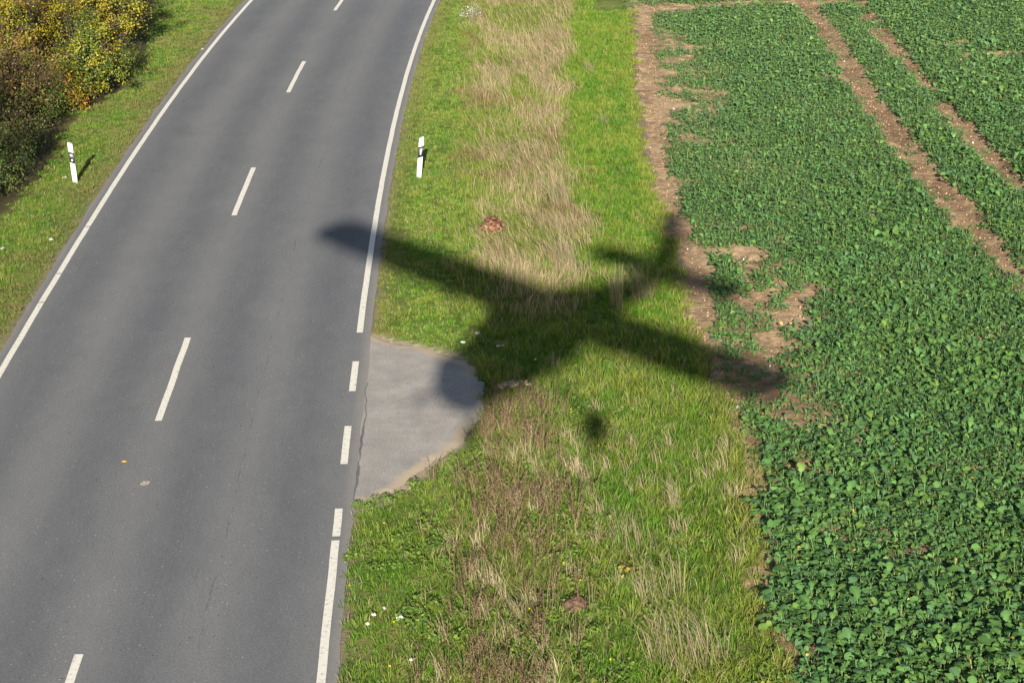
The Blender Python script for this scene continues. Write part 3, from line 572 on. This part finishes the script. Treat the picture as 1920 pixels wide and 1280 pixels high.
shrub('rust-coloured shrub between the yellow and the golden-green shrubs', -14.6, 60.8, 2.6, 1.1, 50, 4500, RB + OR + [YE[0]])
shrub('tall thicket shrub left of the picture that shades the hedge foot', -14.3, 40.6, 6.6, 2.1, 110, 24000, DG + YG, .11)
shrub('tall thicket shrub left of the picture nearer the road bend', -16.2, 36.9, 6.2, 2.0, 100, 16000, DG + YG, .11)

# ------------------------------------------------------------------ marker posts
M_WHITE = plain('white_plastic', (.50, .50, .50), .45, .4, noise=.04, scale=9); M_BLACK = plain('black_plastic', (.018, .018, .024), .5, .4, noise=.2, scale=12); M_REFL = plain('reflector', (.5, .5, .52), .25, .6, noise=.03, scale=40)
def marker_post(label, x, y, side, lean):
    """side +1: road lies on +X of the post, so the sloping top drops that way"""
    root = empty('marker_post', (x, y, -.02)); root.rotation_euler.y = lean; tag(root, label, 'marker post', 'white marker posts on both verges')
    prof = []                                                 # rounded delta section, flat face to the camera
    for cx, cy, a0, a1, r in ((-.045, -.03, 180, 270, .015), (.045, -.03, 270, 360, .015), (.012, .055, 20, 90, .012), (-.012, .055, 90, 160, .012)):
        for t in np.linspace(a0, a1, 5): prof.append((cx + r * math.cos(math.radians(t)), cy + r * math.sin(math.radians(t))))
    prof = np.array(prof); n = len(prof)
    sl_ = lambda px_: -side * px_ * .42
    def ring(z, grow=0, slope=1): return np.c_[prof * (1 + grow), z + sl_(prof[:, 0]) * slope]
    def loft(rings, caps=True):
        V = np.concatenate(rings); k = len(rings); i = np.arange(n); q = []
        for j in range(k - 1): q.append(np.c_[j * n + i, j * n + (i + 1) % n, (j + 1) * n + (i + 1) % n, (j + 1) * n + i])
        m_ = MB(); m_.add(V, [np.concatenate(q), np.arange((k - 1) * n, k * n)[None], np.arange(n)[::-1][None]]); return m_
    loft([ring(0, .06, 0), ring(.3, .03, 0), ring(.6, 0, .3), ring(1.0, 0), ring(1.028, -.03), ring(1.034, -.14)]).build('post_body', M_WHITE, root)
    loft([ring(.54, .03), ring(.815, .03)]).build('black_band', M_BLACK, root)
    if side > 0:
        for cz in (.612, .735):
            t = np.linspace(0, 2 * np.pi, 21)[:-1]; a_ = np.c_[.004 + .026 * np.cos(t), np.full(20, -.052), cz + .029 * np.sin(t)]; f_ = a_ * [.98, 1, 1]; f_[:, 1] -= .006
            i = np.arange(20); mb = MB(); mb.add(np.r_[a_, f_], [np.c_[i, (i + 1) % 20, 20 + (i + 1) % 20, 20 + i], (20 + np.arange(20))[None]]); mb.build('round_reflector', M_REFL, root)
    else:
        a_ = np.array([[-.018, -.050, .595], [.020, -.050, .608], [.020, -.050, .765], [-.018, -.050, .752]]); f_ = a_ - [0, .007, 0]; i = np.arange(4); mb = MB()
        mb.add(np.r_[a_, f_], [np.c_[i, (i + 1) % 4, 4 + (i + 1) % 4, 4 + i], np.array([[4, 5, 6, 7]])]); mb.build('square_reflector', M_REFL, root)
    return root
marker_post('white marker post with two round reflectors on the left verge', -10.629, 45.651, 1, -.05)
marker_post('white marker post with one upright rectangular reflector on the right verge', -2.248, 45.882, -1, .09)

# ------------------------------------------------------------------ litter, leaves, single plants
M_PAPER = plain('tissue_paper', (.55, .54, .53), .8, .2, noise=.08, scale=30); M_CARD = plain('beige_sheet', (.36, .27, .17), .7, .3, noise=.3, scale=14); M_ORANGE = plain('orange_leaf', (.5, .26, .03), .6, .3, noise=.3, scale=40)
def crumple(name, x, y, z, sx_, sy_, hgt, mat, rot, seed, label, cat, group=None, bend=0):
    n = 9; u, v = np.meshgrid(np.linspace(-1, 1, n), np.linspace(-1, 1, n)); u = u.ravel(); v = v.ravel(); g = np.random.default_rng(seed)
    wv_ = 1 + .25 * (vnoise(u * 2 + seed, v * 2, 3) - .5) * 2
    px_ = u * sx_ * wv_ * (1 - .15 * v * v); py_ = v * sy_ * wv_ * (1 - .2 * u * u) + bend * np.abs(u) ** 1.5
    pz = hgt * (np.abs(vnoise(u * 1.7 + seed, v * 1.7, 5) - .5) * 2 + .5 * vnoise(u * 4, v * 4 + seed, 6)); c, s_ = math.cos(rot), math.sin(rot)
    V = np.c_[px_ * c - py_ * s_, px_ * s_ + py_ * c, pz]; V = np.r_[V, V - [0, 0, .003]]; i = (np.arange(n - 1)[:, None] * n + np.arange(n - 1)[None]).ravel(); q = np.c_[i, i + 1, i + 1 + n, i + n]
    per = np.r_[np.arange(n), np.arange(1, n) * n + n - 1, n * n - 2 - np.arange(n - 1), (np.arange(n - 2, 0, -1)) * n]; pn = np.roll(per, -1)
    mb = MB(); mb.add(V, [q, q[:, ::-1] + n * n, np.c_[per, per + n * n, pn + n * n, pn]]); o = mb.build(name, mat); o.location = (x, y, z); return tag(o, label, cat, group)
def gz1(x, y): return float(ground_z(np.array([x]), np.array([y]))[0])
PAPERS = [(-0.66, 34.71, .07, .06, 'white paper scrap in the grass just above the lay-by corner'), (-0.22, 34.1, .11, .07, 'largest white tissue, in the shadow right of the lay-by'), (-0.93, 34.26, .08, .03, 'flat white paper strip on the upper rim of the lay-by'), (0.43, 33.4, .035, .03, 'tiny white scrap alone in the shaded grass'),
          (-1.95, 23.75, .06, .045, 'white tissue scrap left of the middle in the cluster near the bottom'), (-1.82, 23.95, .05, .03, 'white tissue scrap topmost in the cluster near the bottom'), (-1.59, 23.67, .08, .06, 'white tissue scrap rightmost and biggest in the cluster near the bottom'), (-2.02, 23.5, .05, .04, 'white tissue scrap lowest left in the cluster near the bottom'), (-1.36, 22.47, .06, .06, 'white paper ball in the grass at the bottom edge')]
for i, (x, y, a, bb, lb) in enumerate(PAPERS): crumple('paper_scrap', x, y, gz1(x, y) + .07, a * .6, bb * .6, .04, M_PAPER, rng.random() * 3, 20 + i, lb, 'litter', 'white paper litter on the right verge')
crumple('crumpled_sheet', -0.02, 32.2, gz1(-.02, 32.2) + .07, .30, .09, .10, M_CARD, .28, 3, 'crumpled beige sheet lying in the shaded grass right of the lay-by', 'litter', bend=-.12)
crumple('fallen_leaf', -6.41, 29.12, .008, .045, .022, .015, M_ORANGE, .1, 9, 'orange fallen leaf lying on the asphalt left of the centre line', 'leaf')
def flower(x, y, lb):
    n = 14; P = np.c_[x + rng.normal(0, .022, n), y + rng.normal(0, .03, n), np.full(n, gz1(x, y) + .09) + rng.normal(0, .01, n)]; mb = MB()
    mb.add(*leaf_quads(P, np.full(n, .028), np.tile([0, -.5, 1.], (n, 1)) + rng.normal(0, .3, (n, 3)), np.tile([.7, .7, .66], (n, 1))))
    P2 = P.copy(); P2[:, 2] -= .09; mb.add(*blades(P2, np.full(n, .09), np.full(n, .006), rng.random(n), rng.random(n) * .2, np.tile(GREEN, (n, 1))))
    mb.add(*leaf_quads(np.array([[x, y, gz1(x, y) + .03]]), np.array([.12]), np.array([[0, 0, 1.]]), GREEN[None]))
    o = mb.build('white_flowers', M_GRASS); tag(o, lb, 'flowers', 'white flower clusters on the left verge')
for x, y, lb in ((-10.95, 45.9, 'white flower cluster left of the marker post foot'), (-11.1, 40.2, 'white flower cluster left of the road line at the left picture edge'), (-10.2, 40.9, 'faint white flowers midway between hedge and road line'), (-9.7, 60.6, 'white flower cluster high on the left verge')): flower(x, y, lb)

def tussock(label, x, y, n, h, spread, az, lean, colr, rad=.1, droop=.3):
    a = rng.random(n) * 6.283; r_ = rad * np.sqrt(rng.random(n)); P = np.c_[r_ * np.cos(a), r_ * np.sin(a), np.full(n, -.02)]
    n = int(n * .7); a = a[:n]; P = P[:n]; az_ = az + rng.normal(0, spread * 1.25, n); ln = np.clip(lean + rng.normal(0, droop * .6, n), .03, .95); c = np.array(colr) * rng.uniform(.5, 1.2, (n, 1)); c = mix(c, GREEN * 1.1, (rng.random(n) < .25) * .8)
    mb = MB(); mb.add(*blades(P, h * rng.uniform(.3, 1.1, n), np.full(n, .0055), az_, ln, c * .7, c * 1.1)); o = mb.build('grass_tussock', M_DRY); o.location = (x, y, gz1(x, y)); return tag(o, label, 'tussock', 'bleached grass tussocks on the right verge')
tussock('upright straw-coloured tussock in the middle of the aircraft shadow', 2.1, 36.3, 230, 1.0, 1.2, 1.7, .24, DRYC * 1.15, .13)  # straw colour raised to paint in sunlight passing between wing and tail
tussock('arching grey-straw tussock just right of the upright one in the shadow', 2.62, 36.9, 280, 1.0, .9, 2.0, .5, DRYC * .95, .22)
tussock('largest bleached tussock, fanned out low in the picture', 2.3, 22.6, 330, .95, .4, 2.1, .75, DRYC * 1.0, .55)
tussock('bleached tussock just above the largest one, leaning up-left', 2.1, 24.3, 150, .85, .35, 2.15, .78, DRYC, .42)
tussock('thin bleached tussock in the green grass below the small wheel shadow', 2.5, 27.1, 120, .75, .3, 2.1, .6, DRYC, .12)
tussock('bleached tussock midway down the lower verge, beside the leafy weeds', 1.75, 25.8, 120, .8, .4, 2.15, .78, DRYC * .95, .42)
tussock('straw tussock ending the tall dry strip above the shadow', 1.2, 39.0, 260, .9, .35, 2.3, .65, DRYC, .2)
tussock('long straw tussock on the right rim of the tall dry strip', 1.15, 43.2, 260, .95, .35, 2.2, .65, DRYC, .25)
tussock('straw tussock on the green path near its top end', 2.4, 57.3, 110, .5, .9, 2.0, .5, DRYC * .9, .2)
tussock('low straw tussock on the green path below the top one', 2.5, 51.0, 90, .45, .9, 2.0, .55, DRYC * .9, .18)
def leafy(name, label, cat, x, y, n, r, h, ls, pal, mat=M_LEAF, dome=True):
    a = rng.random(n) * 6.283; q_ = r * np.sqrt(rng.random(n)); pal = np.array(pal)
    P = np.c_[q_ * np.cos(a), q_ * np.sin(a), h * (1 - .7 * (q_ / r) ** 2) * rng.uniform(.5, 1.05, n)]
    mb = MB(); mb.add(*leaf_quads(P, ls * rng.uniform(.6, 1.3, n), np.c_[np.cos(a) * .6, np.sin(a) * .6, np.ones(n)] + rng.normal(0, .45, (n, 3)), pal[rng.integers(0, len(pal), n)] * rng.uniform(.7, 1.3, (n, 1))))
    mm = max(n // 4, 5); B = np.c_[P[:mm, :2] * .3, np.full(mm, -.02)]; d = P[:mm] - B; hh = np.linalg.norm(d, axis=1)
    mb.add(*blades(B, hh, np.full(mm, .01), np.arctan2(d[:, 1], d[:, 0]), np.clip(np.hypot(d[:, 0], d[:, 1]) / hh, 0, .9), pal[rng.integers(0, len(pal), mm)] * .6))
    o = mb.build(name, mat); o.location = (x, y, gz1(x, y)); return tag(o, label, cat)
leafy('umbel_plant', 'pale flowering umbel clump at the top of the right verge', 'wild plant', -1.26, 65.3, 420, .42, .55, .05, [[.42, .40, .32], [.5, .48, .4], [.3, .3, .2], [.14, .17, .05]])
leafy('dock_plant', 'dark red dock plant in the tall dry grass above the shadow', 'wild plant', -0.42, 41.5, 260, .3, .38, .085, [[.17, .06, .04], [.24, .10, .06], [.12, .06, .035], [.2, .15, .07]])
leafy('yellow_weed', 'weed with big yellowing leaves among the lower leafy weeds', 'wild plant', 1.67, 24.95, 46, .19, .24, .085, [[.20, .19, .03], [.15, .18, .03], [.24, .17, .03]])
# molehill
t, p_ = np.meshgrid(np.linspace(0, 2 * np.pi, 25)[:-1], np.linspace(0, 1, 9)); t = t.ravel(); p_ = p_.ravel()
rr_ = .2 * p_ * (1 + .5 * (fbm(np.cos(t) * 2 + 5, np.sin(t) * 2 + 5, 1, 7, 2) - .5)); V = np.c_[rr_ * np.cos(t), rr_ * np.sin(t) * 1.1, .11 * (1 - p_ ** 1.6) + .09 * (vnoise(np.cos(t) * p_ * 6 + 9, np.sin(t) * p_ * 6 + 9, 4) - .5)]
i = (np.arange(8)[:, None] * 24 + np.arange(24)[None]); j = (np.arange(8)[:, None] * 24 + (np.arange(24)[None] + 1) % 24)
o = build('molehill', V, [np.stack([i, j, j + 24, i + 24], -1).reshape(-1, 4)], plain('molehill_soil', (.10, .062, .04), .95, .1, .9, .45, 16)); o.location = (.85, 24.0, gz1(.85, 24.0) + .07)
tag(o, 'small brown molehill of bare earth among the lower leafy weeds', 'molehill')

# ------------------------------------------------------------------ the light aircraft the picture is taken from (it throws the shadow)
d = ray; U_ = np.cross(d, [0, 0, 1]); U_ /= np.linalg.norm(U_); V_ = np.cross(U_, d); W_ = -d
tt = np.array([.608, .305, .733]); tt /= np.linalg.norm(tt); rr = np.array([.790, -.327, -.519]); rr -= (rr @ tt) * tt; rr /= np.linalg.norm(rr); up = np.cross(tt, rr)
B3 = np.stack([U_, V_, W_], 1); R3 = B3 @ np.stack([rr, -tt, up], 1); org = np.array([0, 0, CAM_H]) + B3 @ np.array([.45, 1.0, 4.6])
plane = empty('light_aircraft', (0, 0, 0)); tag(plane, 'white high-wing light aircraft flying above the verge, its shadow across lay-by and field', 'aircraft')
plane.matrix_world = Matrix([[*R3[0], org[0]], [*R3[1], org[1]], [*R3[2], org[2]], [0, 0, 0, 1]])
M_AIR = plain('white_aircraft_paint', (.6, .6, .6), .3, .5, noise=.03, scale=3); M_GLASS = plain('dark_window', (.03, .035, .04), .1, .6); M_RUB = plain('tyre_rubber', (.02, .02, .02), .8, .2)
def loft(rings, cap=True):
    n = len(rings[0]); k = len(rings); i = np.arange(n); q = [np.c_[j * n + i, j * n + (i + 1) % n, (j + 1) * n + (i + 1) % n, (j + 1) * n + i] for j in range(k - 1)]
    mb = MB(); mb.add(np.concatenate(rings), [np.concatenate(q), np.arange(n)[::-1][None], np.arange((k - 1) * n, k * n)[None]]); return mb
th = np.linspace(0, 2 * np.pi, 25)[:-1]
def ellipse(y, zc, hw_, hh): c, s_ = np.cos(th), np.sin(th); return np.c_[np.sign(c) * np.abs(c) ** .7 * hw_, np.full(24, y), zc + np.sign(s_) * np.abs(s_) ** .7 * hh]
loft([ellipse(*a) for a in ((1.95, -.98, .26, .26), (1.8, -.98, .52, .5), (1.1, -.97, .58, .56), (.6, -.84, .6, .7), (.2, -.76, .64, .79), (-.9, -.76, .64, .79), (-1.7, -.76, .54, .64), (-3.2, -.86, .28, .34), (-5.6, -.93, .09, .16))]).build('fuselage', M_AIR, plane, True)
for sx_ in (-1, 1):
    def foil(x, ch, yle, z0, tk): 
        c = np.linspace(0, 1, 9); top = tk * 1.6 * np.sqrt(c) * (1 - c) + .002; pts = [(yle - ch * a, z0 + ch * b_) for a, b_ in zip(c, top)] + [(yle - ch * a, z0 - ch * b_ * .45) for a, b_ in zip(c[::-1][1:-1], top[::-1][1:-1])]; return np.array([(x, *p) for p in pts])
    rg = [foil(sx_ * a, ch, yl, z0, .13) for a, ch, yl, z0 in ((.003, 1.75, .5, .02), (2.6, 1.7, .47, .06), (5.3, 1.5, .38, .12), (5.55, 1.2, .22, .13))]
    if sx_ < 0: rg = [r_[::-1] for r_ in rg]
    loft(rg).build('wing', M_AIR, plane)
    V, Fq = tubes(np.array([[[sx_ * .5, -.1, -1.2], [sx_ * 2.6, -.1, .05]]]), np.array([[.035, .035]]), 8); mb = MB(); mb.add(V, Fq); mb.build('wing_strut', M_AIR, plane)
    V, Fq = tubes(np.array([[[sx_ * .4, -.5, -1.4], [sx_ * .95, -.5, -1.75], [sx_ * 1.3, -.5, -2.05]]]), np.array([[.05, .04, .035]]), 8); mb = MB(); mb.add(V, Fq); mb.build('landing_gear_leg', M_AIR, plane)
    rg = [np.c_[np.full(24, sx_ * 1.36 + o_), -.5 + r_ * np.cos(th), -2.1 + r_ * np.sin(th)] for o_, r_ in ((-.11, .2), (-.09, .27), (0, .3), (.09, .27), (.11, .2))]; wh = loft(rg).build('wheel', M_RUB, plane)
    rg = [np.c_[np.full(24, sx_ * 1.36 + o_), -.5 + r_ * np.cos(th), -2.1 + r_ * np.sin(th)] for o_, r_ in ((-.12, .11), (.12, .11))]; loft(rg).build('rim', M_AIR, wh)
    rg = [foil(sx_ * a, ch, yl, -.9, .07) for a, ch, yl in ((.004, 1.15, -4.6), (1.7, .9, -4.8))]; loft(rg).build('tailplane', M_AIR, plane)
    V = np.array([[sx_ * .655, .3, -.6], [sx_ * .655, -.9, -.6], [sx_ * .64, -.9, -.3], [sx_ * .64, .1, -.3]]); V = np.r_[V, V - [sx_ * .03, 0, 0]]; mb = MB(); mb.add(V, [np.array([[0, 1, 2, 3], [4, 7, 6, 5], [0, 4, 5, 1], [1, 5, 6, 2], [2, 6, 7, 3], [3, 7, 4, 0]])]); mb.build('window', M_GLASS, plane)
V = np.array([[0, -4.5, -.8], [0, -5.85, -.8], [0, -6.35, .55], [0, -5.6, .55], [0, -4.9, -.35]]); V = np.r_[V + [.05, 0, 0], V - [.05, 0, 0]]; i = np.arange(5); mb = MB(); mb.add(V, [np.arange(5)[None], np.arange(5, 10)[::-1][None], np.c_[i, 5 + i, 5 + (i + 1) % 5, (i + 1) % 5]]); mb.build('tail_fin', M_AIR, plane)
V = np.array([[-.5, .80, -.42], [.5, .80, -.42], [.48, .36, -.06], [-.48, .36, -.06]]); V = np.r_[V + [0, .03, .02], V - [0, .02, .02]]; mb = MB(); mb.add(V, [np.array([[0, 1, 2, 3], [4, 7, 6, 5], [0, 4, 5, 1], [1, 5, 6, 2], [2, 6, 7, 3], [3, 7, 4, 0]])]); mb.build('windscreen', M_GLASS, plane)
V, Fq = tubes(np.array([[[0, 1.2, -1.35], [0, 1.25, -2.0]]]), np.array([[.04, .035]]), 8); mb = MB(); mb.add(V, Fq); mb.build('nose_gear_leg', M_AIR, plane)
wh = loft([np.c_[np.full(24, o_), 1.25 + r_ * np.cos(th), -2.08 + r_ * np.sin(th)] for o_, r_ in ((-.07, .14), (-.05, .18), (.05, .18), (.07, .14))]).build('wheel', M_RUB, plane); loft([np.c_[np.full(24, o_), 1.25 + .08 * np.cos(th), -2.08 + .08 * np.sin(th)] for o_ in (-.08, .08)]).build('rim', M_AIR, wh)
mb = MB()
for a in (math.radians(35), math.radians(215)):
    rgs = []
    for r_, w_, tw in ((.08, .05, 1.0), (.35, .075, .6), (.75, .06, .35), (.92, .03, .25)):
        c = np.array([math.cos(a) * r_, 1.98, -.96 + math.sin(a) * r_]); sd = np.array([-math.sin(a) * math.cos(tw), math.sin(tw), math.cos(a) * math.cos(tw)]); nn = np.array([-math.sin(a) * math.sin(tw), -math.cos(tw), math.cos(a) * math.sin(tw)]); rgs.append(np.array([c + sd * w_, c + nn * .012, c - sd * w_, c - nn * .012]))
    l_ = loft(rgs); mb.add(np.concatenate(l_.V), [np.concatenate(v) for v in l_.P.values()])
mb.build('propeller', M_RUB, plane); loft([ellipse(*a) for a in ((1.9, -.96, .16, .16), (2.08, -.96, .13, .13), (2.25, -.96, .03, .03))]).build('spinner', M_AIR, plane, True)
